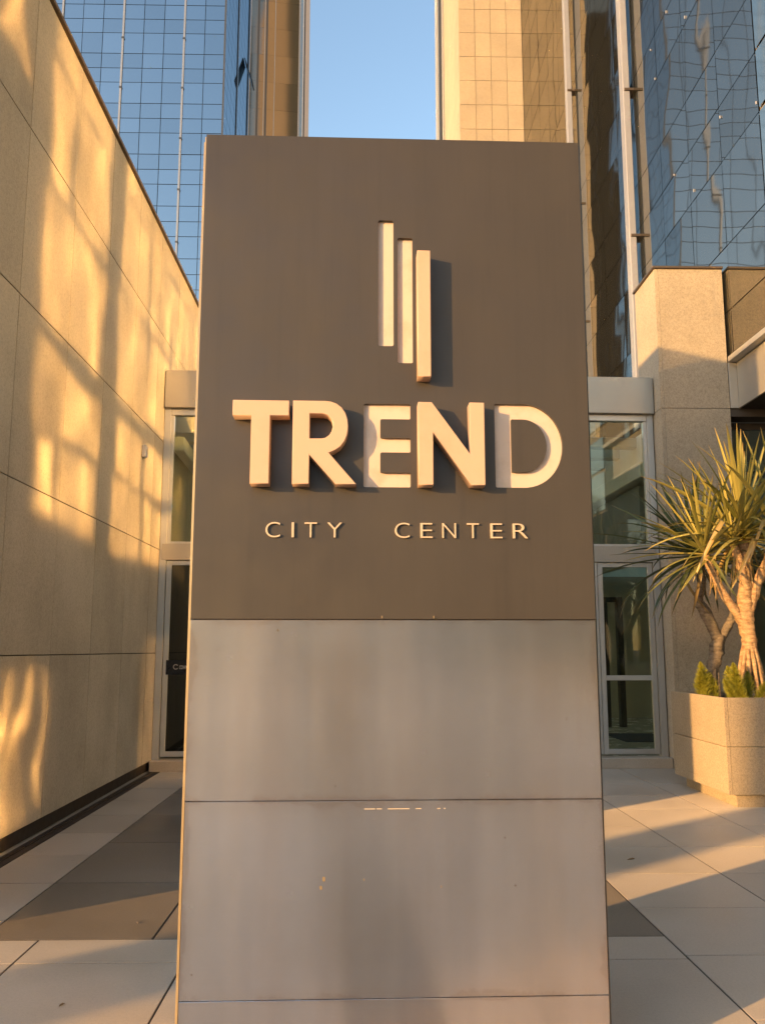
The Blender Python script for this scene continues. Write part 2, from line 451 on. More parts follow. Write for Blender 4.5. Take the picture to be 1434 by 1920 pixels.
PITCH = 1.17
rows = [5.43, 6.06, 6.965]
base = 6.965
while base < 58:
    rows += [base+1.23, base+2.055, base+2.91]; base += 2.91
panes = {}
ncol = 13
farv, farf = [], []
for c in range(ncol):
    y0 = 10.15+c*PITCH; y1 = y0+PITCH
    for r_ in range(len(rows)-1):
        z0, z1 = rows[r_], rows[r_+1]
        hh = z1-z0-0.016; ww = PITCH-0.014
        if z0 < 1.5+(y0+1.2)*0.80:
            key = (round(hh, 3), random.randrange(4))
            if key not in panes: panes[key] = warp_pane(ww, hh, 0.0015, key[1]+key[0]*3, M_fglass, bowl=random.uniform(-0.0006, 0.0010))
            link('glass_pane', panes[key], twr, Vector((XR, (y0+y1)/2, (z0+z1)/2))-Vector(TO),
                 (0, R(random.gauss(0, 0.10)), R(random.gauss(0, 0.12))))
        else:
            k = len(farv); farv += [(XR, y0+0.007, z0+0.008), (XR, y1-0.007, z0+0.008), (XR, y1-0.007, z1-0.008), (XR, y0+0.007, z1-0.008)]
            farf.append((k, k+3, k+2, k+1))
# unseen added glazing, panes laid out to throw sun patches onto the left wall
nv, nf = [], []
def near_pane(y0, y1, z0, z1, amp, seed, bowl=0.0):
    m_ = warp_pane(y1-y0, z1-z0, amp, seed, None, 10, 10, bowl)
    k = len(nv)
    for v in m_.vertices: nv.append((XR+v.co.x, (y0+y1)/2+v.co.y, (z0+z1)/2+v.co.z))
    for p in m_.polygons: nf.append(tuple(k+i for i in p.vertices))
    bpy.data.meshes.remove(m_)
near_cols = [(0.97, 1.56), (1.62, 2.70), (3.28, 4.42), (4.55, 5.72), (5.80, 6.85), (6.90, 7.95), (8.0, 9.05), (9.1, 10.13)]
s_ = 0
for (a, b_) in near_cols:
    zr = [(4.19, 4.93), (5.0, 5.62)] if b_ < 6.9 else []
    zr += [(5.86, 7.02), (7.07, 8.19), (8.25, 9.02), (9.06, 9.87), (9.9, 11.1)]
    for (c, d_) in zr:
        s_ += 1; near_pane(a, b_, c, d_, 0.0014, s_, random.uniform(-0.0004, 0.0005))
near_pane(-0.2, 0.42, 7.7, 9.0, 0.006, 77)
for (a, b_) in ((0.70, 0.90), (1.02, 1.22), (1.34, 1.42)): s_ += 1; near_pane(a, b_, 1.75, 3.0, 0.006, s_)  # unseen slips of glass added for the light flecks at the wall's foot
npn = link('near_panes', mesh([Vector(v)-Vector(TO) for v in nv], nf, M_cglass, True), twr); tag(npn, kind='stuff')
for y0 in (-0.6,):
    k = len(farv); farv += [(XR, y0, 11.2), (XR, 10.1, 11.2), (XR, 10.1, 58), (XR, y0, 58)]; farf.append((k, k+3, k+2, k+1))
fp = link('upper_panes', mesh([Vector(v)-Vector(TO) for v in farv], farf, M_fglass), twr); tag(fp, kind='stuff')
tb('stone_strip', (4.93, 2.72, 4.19), (5.2, 3.26, 12), M_pier)  # unseen strip filling the gap that leaves a dark band between the patches
tb('bay_frame', (XR+0.03, 0.6, 4.15), (5.8, 6.88, 5.42), M_seal)
tb('bay_pier', (5.0, 0.55, 0.0), (5.6, 1.6, 4.14), M_pier)
# white vertical rails standing off the glass
for (y, wd) in ((19.2, 0.16), (15.0, 0.22)):
    rl = link('white_rail', box_mesh(0.13, wd, 52, M_rail, 0.012), twr, Vector((XR-0.13, y, 31.3))-Vector(TO))
    for kz in range(9):
        zc = 8.87+2.87*kz
        cl = link('rail_clamp', box_mesh(0.20, wd+0.05, 0.05, M_cap, 0.004), rl, (0.06, 0, zc-31.3))
for (y, z) in ((13.05, 11.88), (12.29, 11.19), (13.86, 11.79), (13.72, 11.14), (11.26, 8.84), (12.33, 8.33), (13.08, 9.01), (10.18, 8.34)):
    o = link('glazing_clip', box_mesh(0.010, 0.016, 0.045, M_white), twr, Vector((XR-0.012, y, z))-Vector(TO), (R(random.uniform(-35, 35)), 0, 0))
# sill, fascia and soffit of the overhang
tb('sill', (4.915, 6.95, 5.35), (5.05, 11.44, 5.425), M_alu, 0.004)
for k in range(5):
    a = 11.44-0.86*(k+1); tb('fascia_panel', (5.03, a+0.004, 4.71), (5.06, a+0.856, 5.345), M_fascia, 0.003)
tb('fascia_return', (4.92, 11.443, 4.71), (5.06, 11.47, 5.345), M_fascia, 0.003)
tb('soffit', (5.065, 2.0, 4.72), (9.5, 11.9, 4.80), M_soffit)
tb('soffit_edge', (4.915, 11.48, 4.60), (9.5, 11.78, 4.715), M_soffit)
tb('shopfront_frame', (4.93, 11.80, 4.50), (9.0, 11.86, 4.595), M_soffit)
for k in range(3):
    x0 = 4.93+k*1.2
    tb('shopfront_pane', (x0+0.03, 11.82, 0.14), (x0+1.17, 11.83, 4.498), M_glass)
    tb('shopfront_post', (x0+1.172, 11.80, 0.0), (x0+1.227, 11.86, 4.498), M_dark, 0.003)
tb('shopfront_base', (4.93, 11.79, 0.0), (9.0, 11.87, 0.135), M_dark)
tb('shopfront_back', (7.0, 2.0, 0.0), (7.1, 11.75, 4.7), M_glassd)
for k in range(5):
    y = 12.4+k*0.8; tb('lobby_bar', (6.9-1.95, y, 4.05), (8.6, y+0.2, 4.2), M_white)
tb('lobby_back', (4.95, 14.0, 0.0), (8.8, 14.1, 2.6), M_soffit)

# ------------------------------------------------------------------ left glass tower
LO = (-18, 55, 0)
lt = thing('blue_glass_tower', LO, 'tall blue mirror glass office tower rising behind the stone wall', 'building')
def lb(name, lo, hi, m, bev=0.0): return box(name, lo, hi, m, lt, bev, org=LO)
LY = 49.6; LX = -8.64; LP = 1.247
lb('core', (-40, LY+0.05, 0), (LX-0.05, 60.3, 95), M_mull)
lrows = []
z = 40.9-3.32*12
while z < 92:
    lrows += [(z, z+1.39), (z+1.39, z+2.335), (z+2.335, z+3.32)]; z += 3.32
lpanes = {}
fv, ff = [], []
def quad(v, f, a, b_, c, d): k = len(v); v += [a, b_, c, d]; f.append((k, k+1, k+2, k+3))
gp = 0.020
for c in range(25):
    x1 = LX-c*LP; x0 = x1-LP
    for (z0, z1) in lrows:
        if c < 7 and 19 < z0 < 42.5 and z0 > 19+ (6-c)*2.2:
            key = (round(z1-z0, 2), random.randrange(3))
            if key not in lpanes:
                lpanes[key] = box_mesh(LP-2*gp, 0.03, key[0]-2*gp, M_blue)
            link('glass_pane', lpanes[key], lt, Vector(((x0+x1)/2, LY, (z0+z1)/2))-Vector(LO), (R(random.gauss(0, 0.12)), 0, R(random.gauss(0, 0.12))))
        else:
            quad(fv, ff, (x0+gp, LY, z0+gp), (x1-gp, LY, z0+gp), (x1-gp, LY, z1-gp), (x0+gp, LY, z1-gp))
for c in range(8):
    y0 = LY+0.02+c*1.335; y1 = y0+1.335
    for (z0, z1) in lrows: quad(fv, ff, (LX, y0+gp, z0+gp), (LX, y1-gp, z0+gp), (LX, y1-gp, z1-gp), (LX, y0+gp, z1-gp))
o = link('distant_panes', mesh([Vector(v)-Vector(LO) for v in fv], ff, M_blue), lt); tag(o, kind='stuff')
for k in range(8):
    x = -11.13-3.74*k
    m_ = lb('silver_mullion', (x-0.055, LY-0.10, 0), (x+0.055, LY-0.02, 92), M_silver)
    if k < 2:
        for j in range(9):
            c_ = link('mullion_clamp', box_mesh(0.16, 0.05, 0.10, M_mull), m_, (0, -0.05, 21.6+3.32*j*0.5*2-46+0.4))
lb('corner_post', (LX-0.06, LY-0.06, 0), (LX+0.05, LY+0.04, 92), M_mull)
lb('side_mullion', (LX-0.02, 54.6, 0), (LX+0.05, 54.9, 92), M_mull)
lb('side_mullion', (LX-0.02, 59.6, 0), (LX+0.06, 60.0, 92), M_mull)
# an awning window standing open on the flank
aw = [(0, -0.55, 0.9), (0, 0.55, 0.9), (0.55, 0.55, -0.9), (0.55, -0.55, -0.9), (0.05, -0.55, 0.9), (0.05, 0.55, 0.9), (0.62, 0.55, -0.9), (0.62, -0.55, -0.9)]
link('open_window', mesh(aw, [(0, 1, 2, 3), (7, 6, 5, 4), (0, 3, 7, 4), (1, 5, 6, 2), (2, 6, 7, 3), (0, 4, 5, 1)], M_dark), lt, Vector((LX+0.03, 58.0, 42.2))-Vector(LO))
# a bronze glass tower beyond it, slightly turned
ZO = (-10, 95, 0)
bt = thing('bronze_glass_tower', ZO, 'narrow bronze glass tower glowing gold beside the strip of sky', 'building')
ang = R(8.0); rotb = Matrix.Rotation(ang, 4, 'Z'); KB = 1.49
B0 = Vector((-12.9, 90.0, 0))
def lbb(name, x0, x1, y0, y1, z0, z1, m):
    c = B0+(rotb @ Vector(((x0+x1)/2, (y0+y1)/2, 0)))+Vector((0, 0, (z0+z1)/2))
    return link(name, box_mesh(x1-x0, y1-y0, z1-z0, m), bt, c-Vector(ZO), (0, 0, ang))
for (a, b_) in ((0.0, 0.62), (0.62, 1.25), (1.25, 1.87), (1.87, 3.72)):
    for k in range(14):
        z0 = 44+3.32*k
        o = lbb('bronze_pane', a*KB+0.03, b_*KB-0.03, 0, 0.06, z0+0.008, z0+3.312, M_bronze)
        o.rotation_euler = (R(random.gauss(0, 0.14)), 0, ang+R(random.gauss(0, 0.10)))
    lbb('lower_pane', a*KB+0.03, b_*KB-0.03, 0, 0.06, 0, 43.9, M_bronze)
    lbb('upper_pane', a*KB+0.03, b_*KB-0.03, 0, 0.06, 90.6, 130, M_bronze)
lbb('tower_core', 0.0, 3.72*KB, 0.075, 12, 0, 130, M_mull)
for x, ww, m in ((0.0, 0.2, M_silver), (0.62, 0.22, M_mull), (1.25, 0.2, M_mull), (1.10, 0.09, M_silver), (1.87, 0.07, M_silver), (3.70, 0.16, M_silver)):
    lbb('tower_mullion', x*KB-ww/2, x*KB+ww/2, -0.2, -0.012, 0, 130, m)
lbb('edge_panel', 3.76*KB, 4.04*KB, -0.02, 12, 0, 130, M_alu)
lbb('edge_joint', 4.045*KB, 4.13*KB, 0.1, 12, 0, 130, M_mull)
lbb('edge_panel', 4.135*KB, 4.46*KB, 0.0, 12, 0, 130, M_rail)
for i in range(6):  # hidden wing, added so the right facade reflects brown
    for k in range(4):
        lbb('wing_pane', -2.2*i-2.2+0.03, -2.2*i-0.13, 0, 0.06, 26*k+0.02, 26*k+25.98, M_bronze)
lbb('wing_core', -13.3, -0.2, 0.08, 12, 0, 130, M_mull)

# ------------------------------------------------------------------ the sign
def sign_paint():
    m, n, b = nmat('taupe_paint'); p = pos_of(n)
    c = mul(n, rgb(n, (0.050, 0.041, 0.033)), ramp(n, noise_tex(n, p, 1.4, 4, 0.6), [(0.3, 0.93), (0.7, 1.06)]))
    c = mul(n, c, ramp(n, noise_tex(n, p, 1.0, 4, 0.6, (9, 9, 0.8)), [(0.3, 0.95), (0.6, 1.02)]))
    du = noise_tex(n, p, 1.0, 6, 0.7, (22, 22, 1.1))
    c = mul(n, c, ramp(n, du, [(0.30, 0.90), (0.48, 1.0), (0.66, 1.0), (0.76, 1.16)]))
    n.links.new(c, b.inputs['Base Color'])
    n.links.new(ramp(n, noise_tex(n, p, 3, 5, 0.7), [(0.3, 0.33), (0.7, 0.52)]), b.inputs['Roughness'])
    bump(n, b, noise_tex(n, p, 2.2, 2, 0.5), 0.12, 0.01)
    return m
def brushed_steel():
    m, n, b = nmat('brushed_steel'); p = pos_of(n)
    c = mul(n, rgb(n, (0.76, 0.725, 0.715)), ramp(n, noise_tex(n, p, 1.1, 4, 0.55, (1.6, 1, 0.9)), [(0.3, (0.86, 0.84, 0.81)), (0.7, (1.05, 1.03, 1.03))]))
    c = mul(n, c, ramp(n, noise_tex(n, p, 1.0, 4, 0.6, (6, 6, 0.25)), [(0.33, (0.94, 0.92, 0.91)), (0.6, 1.02)]))  # vertical streaks in the colour stand in for reflected bands
    vo = N(n, 'ShaderNodeTexVoronoi'); vo.inputs['Scale'].default_value = 6.5; n.links.new(p, vo.inputs['Vector'])
    c = mul(n, c, ramp(n, vo.outputs['Distance'], [(0.018, (0.45, 0.28, 0.16)), (0.032, 1.0)]), 0.6)
    c = mul(n, c, ramp(n, noise_tex(n, p, 1.0, 3, 0.6, (4, 4, 380)), [(0.33, 0.98), (0.67, 1.01)]))
    # brown tarnish creeping in from each sheet's rim
    tc = N(n, 'ShaderNodeTexCoord'); sx = N(n, 'ShaderNodeSeparateXYZ'); n.links.new(tc.outputs['Generated'], sx.inputs[0])
    def edge(o, k):
        a_ = N(n, 'ShaderNodeMath', operation='PINGPONG'); a_.inputs[1].default_value = 0.5; n.links.new(o, a_.inputs[0])
        m_ = N(n, 'ShaderNodeMath', operation='MULTIPLY'); m_.inputs[1].default_value = k; n.links.new(a_.outputs[0], m_.inputs[0]); return m_.outputs[0]
    mn = N(n, 'ShaderNodeMath', operation='MINIMUM'); n.links.new(edge(sx.outputs[0], 1.55), mn.inputs[0]); n.links.new(edge(sx.outputs[2], 0.66), mn.inputs[1])
    nz = N(n, 'ShaderNodeMath', operation='MULTIPLY_ADD'); nz.inputs[1].default_value = -0.16; n.links.new(noise_tex(n, p, 3.2, 6, 0.72), nz.inputs[0])
    of = N(n, 'ShaderNodeMath', operation='ADD'); of.inputs[1].default_value = 0.078; n.links.new(mn.outputs[0], of.inputs[0]); n.links.new(of.outputs[0], nz.inputs[2])
    c = mul(n, c, ramp(n, nz.outputs[0], [(0.0, (0.70, 0.57, 0.47)), (0.012, (0.94, 0.91, 0.88)), (0.05, 1.0)]), 0.4)
    n.links.new(c, b.inputs['Base Color'])
    r1 = ramp(n, noise_tex(n, p, 1.0, 5, 0.6, (5, 5, 0.35)), [(0.3, 0.33), (0.7, 0.42)])
    sm = ramp(n, noise_tex(n, p, 3.0, 6, 0.7), [(0.62, 0.0), (0.80, 0.07)])
    ad = N(n, 'ShaderNodeMath', operation='ADD'); n.links.new(r1, ad.inputs[0]); n.links.new(sm, ad.inputs[1])
    n.links.new(ad.outputs[0], b.inputs['Roughness'])
    b.inputs['Metallic'].default_value = 1.0
    b.inputs['Anisotropic'].default_value = 0.4
    tg = N(n, 'ShaderNodeTangent', direction_type='RADIAL', axis='Z'); n.links.new(tg.outputs[0], b.inputs['Tangent'])
    bump(n, b, noise_tex(n, p, 0.9, 2, 0.4), 0.06, 0.02)
    g2 = N(n, 'ShaderNodeBsdfGlossy'); g2.inputs['Roughness'].default_value = 0.17; n.links.new(c, g2.inputs[0])
    ms = N(n, 'ShaderNodeMixShader'); ms.inputs[0].default_value = 0.78
    n.links.new(b.outputs[0], ms.inputs[1]); n.links.new(g2.outputs[0], ms.inputs[2])
    n.links.new(ms.outputs[0], n.nodes['Material Output'].inputs[0])
    return m
M_paint = sign_paint(); M_steel = brushed_steel()
M_rim = plain('rim_steel', (0.36, 0.26, 0.15), 0.42, 0.6, var=0.2, scale=5)
def acrylic(name, col, stain):
    m, n, b = nmat(name); p = pos_of(n)
    c = mul(n, rgb(n, col), ramp(n, noise_tex(n, p, 7, 5, 0.65), [(0.30, (1-stain, 1-stain*1.3, 1-stain*1.7)), (0.5, 1.0)]))
    n.links.new(c, b.inputs['Base Color']); b.inputs['Roughness'].default_value = 0.42
    b.inputs['Subsurface Weight'].default_value = 0.15; b.inputs['Subsurface Radius'].default_value = (0.02, 0.012, 0.008)
    return m
M_cream = acrylic('cream_acrylic', (0.58, 0.385, 0.275), 0.06)
M_pearl = acrylic('aged_acrylic', (0.64, 0.50, 0.41), 0.14)
M_brass = plain('pale_brass', (0.60, 0.47, 0.34), 0.38, 0.2, var=0.05, scale=20)

SO = (0.119, 3.41, 0)
sign = thing('sign_pylon', SO, 'tall freestanding sign with dark panel, cream letters and brushed steel base', 'sign', rz=R(1.1))

def loops_to_mesh(loops, depth, mat, bevel=0.0):
    c = bpy.data.curves.new('o', 'CURVE'); c.dimensions = '2D'; c.fill_mode = 'BOTH'
    c.extrude = depth/2-bevel; c.bevel_depth = bevel; c.bevel_resolution = 1
    c.offset = -bevel
    for lp in loops:
        s = c.splines.new('POLY'); s.points.add(len(lp)-1)
        for q, (x, y) in zip(s.points, lp): q.co = (x, y, 0, 1)
        s.use_cyclic_u = True
    o = bpy.data.objects.new('o', c); COL.objects.link(o)
    dg = bpy.context.evaluated_depsgraph_get(); dg.update()
    me = bpy.data.meshes.new_from_object(o.evaluated_get(dg))
    bpy.data.objects.remove(o); bpy.data.curves.remove(c)
    me.transform(Matrix.Rotation(math.pi/2, 4, 'X'))
    me.materials.clear(); me.materials.append(mat); return me

def arc(cx, cy, rx, ry, a0, a1, n=18):
    return [(cx+rx*math.cos(R(a0+(a1-a0)*i/n)), cy+ry*math.sin(R(a0+(a1-a0)*i/n))) for i in range(n+1)]
def rounded(lp, r, n=4):
    out = []; L = len(lp)
    for i in range(L):
        p0, p1, p2 = Vector(lp[i-1]), Vector(lp[i]), Vector(lp[(i+1) % L])
        d0, d1 = (p0-p1), (p2-p1)
        k = min(r, d0.length*0.45, d1.length*0.45)
        a, b_ = p1+d0.normalized()*k, p1+d1.normalized()*k
        for j in range(n+1):
            t = j/n; q = a*(1-t)**2+p1*2*t*(1-t)+b_*t*t; out.append((q.x, q.y))
    return out
def sc_(lp, x, z, wd, ht): return [(x+p[0]*wd, z+p[1]*ht) for p in lp]

Z0, HT = 2.1255, 0.3285
def L_T(wd): 
    return [[(0, 0.815), (0.33, 0.815), (0.33, 0), (0.665, 0), (0.665, 0.815), (1, 0.815), (1, 1), (0, 1)]]
def L_R():
    outer = [(0, 0), (0.262, 0), (0.262, 0.35), (0.675, 0), (1.0, 0), (0.565, 0.375)]
    outer += [(0.66, 0.405), (0.745, 0.45), (0.81, 0.515), (0.852, 0.60), (0.866, 0.69), (0.855, 0.78), (0.82, 0.86), (0.76, 0.925), (0.68, 0.97), (0.59, 0.993), (0.50, 1.0), (0, 1)]
    hole = [(0.262, 0.545), (0.262, 0.845), (0.47, 0.845), (0.54, 0.83), (0.595, 0.79), (0.62, 0.735), (0.625, 0.69), (0.61, 0.635), (0.57, 0.585), (0.51, 0.553), (0.45, 0.545)]
    return [outer, hole]
def L_N():
    return [[(0, 0), (0.222, 0), (0.222, 0.63), (0.782, 0), (1, 0), (1, 1), (0.778, 1), (0.778, 0.37), (0.205, 1), (0, 1)]]
def L_E():
    return [[(0, 0), (1, 0), (1, 0.175), (0.355, 0.175), (0.355, 0.415), (1, 0.415), (1, 0.59), (0.355, 0.59), (0.355, 0.815), (1, 0.815), (1, 1), (0, 1)]]
def D_out(): return [(0, 0), (0.42, 0)]+arc(0.42, 0.5, 0.58, 0.5, -86, 86, 22)+[(0.42, 1), (0, 1)]
def D_in(): return [(0.245, 0.185), (0.42, 0.185)]+arc(0.42, 0.5, 0.34, 0.315, -84, 84, 18)+[(0.42, 0.815), (0.245, 0.815)]

holes = [rounded(sc_(L_E()[0], -0.1218, 2.128, 0.185, 0.3365), 0.007),
         rounded(sc_(D_out(), 0.398, 2.130, 0.2708, 0.3395), 0.007, 2),
         rounded(sc_(D_in(), 0.398, 2.130, 0.2708, 0.3395), 0.003, 2),
         rounded([(-0.0651, 2.7045), (-0.0026, 2.7045), (-0.0026, 3.2425), (-0.0651, 3.2425)], 0.010),
         rounded([(0.0136, 2.6343), (0.0748, 2.6343), (0.0748, 3.1672), (0.0136, 3.1672)], 0.008)]
panel = [[(-0.775, 1.6155), (0.775, 1.6155), (0.775, 3.607), (-0.775, 3.607)]]+holes
link('face_panel', loops_to_mesh(panel, 0.016, M_paint), sign, (0, 0.008, 0))
for (a, b_, c, d_) in ((-0.135, 0.077, 2.115, 2.478), (0.385, 0.682, 2.117, 2.483)):
    tag(box('recessed_letter', (a, 0.0165, c), (b_, 0.024, d_), M_pearl, sign), 'recessed letter with its raised face missing')
for (a, b_, c, d_) in ((-0.078, 0.005, 2.69, 3.256), (0.006, 0.088, 2.62, 3.18)):
    tag(box('recessed_bar', (a, 0.0165, c), (b_, 0.024, d_), M_pearl, sign), 'recessed upright bar with its raised face missing')
TH = 0.072
for nm, lp, x0, wd in (('T', L_T(1), -0.628, 0.2165), ('R', L_R(), -0.3965, 0.2465), ('N', L_N(), 0.0885, 0.258)):
    me = loops_to_mesh([sc_(l, x0, Z0, wd, HT) for l in lp], TH, M_cream, 0.0022)
    tag(link('raised_letter', me, sign, (0, -TH/2-0.0005, 0)), 'raised cream letter %s' % nm)
me = loops_to_mesh([[(0.0885, 2.557), (0.1405, 2.557), (0.1405, 3.081), (0.0885, 3.081)]], TH, M_cream, 0.0022)
tag(link('raised_bar', me, sign, (0, -TH/2-0.0005, 0)), 'raised cream upright bar')
# small lettering, one mesh per letter
for ch, x0, x1 in (('C', -0.4988, -0.4425), ('I', -0.3984, -0.3893), ('T', -0.3491, -0.3012), ('Y', -0.2607, -0.2046), ('C', -0.0005, 0.0573),
                   ('E', 0.0991, 0.1464), ('N', 0.1843, 0.2377), ('T', 0.2801, 0.3271), ('E', 0.372, 0.4188), ('R', 0.4598, 0.5191)):
    me = text_mesh(ch, 0.08, M_brass, 0.010, 0.0011)
    xs = [v.co.x for v in me.vertices]; zs = [v.co.z for v in me.vertices]
    sx = (x1-x0)/(max(xs)-min(xs)); sz = 0.058/(max(zs)-min(zs)) if ch not in 'C' else 0.0595/(max(zs)-min(zs))
    mx, mz = min(xs), min(zs)
    for v in me.vertices:
        v.co.x = (v.co.x-mx)*sx; v.co.z = (v.co.z-mz)*sz
    link('small_letter', me, sign, (x0, -0.0055, 1.928+ (0 if ch != 'C' else -0.0007)))
# steel panels
for z0, z1, yy in ((0.9490, 1.6125, 0.0), (0.2625, 0.9455, 0.0008), (0.004, 0.2590, 0.002)):
    box('steel_panel', (-0.775, yy, z0), (0.775, 0.02, z1), M_steel, sign, 0.0016)
box('body', (-0.768, 0.0262, 0.0), (0.768, 0.42, 3.595), M_paint, sign)
box('joint_backing', (-0.76, 0.021, 0.01), (0.76, 0.0258, 2.0), M_cap, sign)
box('top_cap', (-0.78, 0.018, 3.597), (0.78, 0.425, 3.606), M_rim, sign, 0.002)
for s in (-1, 1):
    pr = [(0.7755, 0.001), (0.7805, 0.006), (0.7805, 0.42), (0.7755, 0.42), (0.7755, 0.017)]
    v = [(s*x, y, z) for z in (0.0, 3.597) for x, y in pr]; n5 = 5
    f = [(i, (i+1) % n5, n5+(i+1) % n5, n5+i) for i in range(n5)]+[tuple(range(n5)), tuple(range(n5, 2*n5))]
    link('edge_trim', mesh(v, f, M_rim if s < 0 else M_dark), sign)  # right trim gets dark metal: its unlit side is put into the colour
    if s < 0:
        v2 = [(s*(x+0.0062), y+0.0102, z) for z in (0.0, 3.58) for x, y in pr]
        link('edge_trim', mesh(v2, f, M_rim), sign)
for x, z in ((-0.052, 1.622), (0.147, 1.622)): box('fixing_pin', (x, -0.004, z-0.004), (x+0.005, -0.0002, z+0.006), M_rim, sign)
for a, b_ in ((-0.115, -0.075), (-0.07, -0.05), (-0.028, 0.052), (0.075, 0.096), (0.155, 0.167), (0.18, 0.186)):
    box('tape_scrap', (a, -0.0006, 0.9155), (b_, 0.0006, 0.9185), M_brass, sign)
for x, z, r in ((-0.262, 0.672, 0.0055), (-0.272, 0.642, 0.005), (-0.115, 0.668, 0.0025), (0.168, 0.64, 0.0022), (-0.445, 1.572, 0.004)):
    v, f = tube_verts([(0, -0.0004, 0), (0, 0.0004, 0)], [r, r], 9, True, 0.5, x*40)
    link('paint_fleck', mesh([(p.x, p.y, p.z*1.5) for p in v], f, M_rim), sign, (x, 0.0004, z))

# ------------------------------------------------------------------ planter and plants
QO = (4.55, 9.46, 0)
pl = thing('stone_planter', QO, 'large square granite planter of two courses holding screw pines', 'planter')
def qb(name, lo, hi, m, bev=0.0): return box(name, lo, hi, m, pl, bev, org=QO)
PX0, PX1, PY0, PY1 = 3.495, 5.60, 8.71, 10.21
qb('plinth', (PX0+0.10, PY0+0.07, 0), (PX1-0.1, PY1-0.08, 0.125), M_planter, 0.004)
qb('core', (PX0+0.06, PY0+0.06, 0.127), (PX1-0.06, PY1-0.06, 0.93), M_plinth)
for z0, z1 in ((0.125, 0.567), (0.575, 1.035)):
    qb('planter_panel', (PX0+0.04, PY0, z0), (PX1, PY0+0.055, z1), M_planter, 0.003)
    qb('planter_panel', (PX0, PY0+0.001, z0), (PX0+0.037, PY1, z1), M_planter, 0.003)
    qb('planter_panel', (PX0+0.04, PY1-0.055, z0), (PX1, PY1, z1), M_planter, 0.003)
    qb('planter_panel', (PX1-0.055, PY0+0.058, z0), (PX1, PY1-0.058, z1), M_planter, 0.003)
M_soil = plain('soil', (0.05, 0.035, 0.022), 0.95, var=0.3, scale=18, bumps=0.8)
qb('soil', (PX0+0.058, PY0+0.058, 0.93), (PX1-0.058, PY1-0.058, 0.985), M_soil)

def bark(name, c0, c1):
    m, n, b = nmat(name); p = pos_of(n)
    f = noise_tex(n, p, 14, 5, 0.7, (1, 1, 2.2))
    r_ = N(n, 'ShaderNodeValToRGB'); e = r_.color_ramp.elements
    e[0].position = 0.33; e[0].color = (*c0, 1); e[1].position = 0.62; e[1].color = (*c1, 1)
    n.links.new(f, r_.inputs[0])
    wv = N(n, 'ShaderNodeTexWave', wave_type='BANDS', bands_direction='Z'); setin(wv, Scale=7.0, Distortion=9.0, Detail=4.0)
    n.links.new(p, wv.inputs['Vector'])
    c = mul(n, r_.outputs[0], ramp(n, wv.outputs['Fac'], [(0.1, 0.86), (0.45, 1.0)]))
    n.links.new(c, b.inputs['Base Color']); b.inputs['Roughness'].default_value = 0.8
    bump(n, b, f, 0.8, 0.02); return m
M_bark = bark('screw_pine_bark', (0.30, 0.155, 0.065), (0.56, 0.37, 0.20))
M_bark2 = bark('shaded_grey_bark', (0.12, 0.09, 0.065), (0.27, 0.21, 0.155))  # darker bark copy: the rear tree's shade put into its colour; palms share it
def leafmat(name, a, b_, edge):
    m, n, b = nmat(name)
    o = N(n, 'ShaderNodeObjectInfo'); r_ = N(n, 'ShaderNodeValToRGB'); e = r_.color_ramp.elements
    e[0].color = (*a, 1); e[1].color = (*b_, 1); n.links.new(o.outputs['Random'], r_.inputs[0])
    tc = N(n, 'ShaderNodeTexCoord')
    st = noise_tex(n, tc.outputs['Object'], 1.0, 3, 0.6, (1.2, 70, 1))
    c = mul(n, r_.outputs[0], ramp(n, st, [(0.3, 0.75), (0.7, 1.15)]))
    sx = N(n, 'ShaderNodeSeparateXYZ'); n.links.new(tc.outputs['Generated'], sx.inputs[0])
    tip = ramp(n, sx.outputs[0], [(0.86, 0.0), (0.99, 1.0)])
    mx = N(n, 'ShaderNodeMix', data_type='RGBA'); n.links.new(tip, mx.inputs[0]); n.links.new(c, mx.inputs[6]); mx.inputs[7].default_value = (*edge, 1)
    n.links.new(mx.outputs[2], b.inputs['Base Color']); b.inputs['Roughness'].default_value = 0.38
    tl = N(n, 'ShaderNodeBsdfTranslucent'); n.links.new(mx.outputs[2], tl.inputs[0])
    ms = N(n, 'ShaderNodeMixShader'); ms.inputs[0].default_value = 0.18
    n.links.new(b.outputs[0], ms.inputs[1]); n.links.new(tl.outputs[0], ms.inputs[2])
    n.links.new(ms.outputs[0], n.nodes['Material Output'].inputs[0]); return m
M_leaf = leafmat('sunlit_leaf', (0.19, 0.185, 0.04), (0.56, 0.46, 0.13), (0.44, 0.29, 0.10))  # golden leaf copy: sunlight put into the colour
M_leafd = leafmat('shaded_leaf', (0.06, 0.085, 0.03), (0.15, 0.17, 0.06), (0.28, 0.19, 0.08))  # dark leaf copy: the rear tree's shade put into the colour
M_dead = leafmat('dead_leaf', (0.26, 0.15, 0.06), (0.42, 0.28, 0.12), (0.3, 0.2, 0.1))

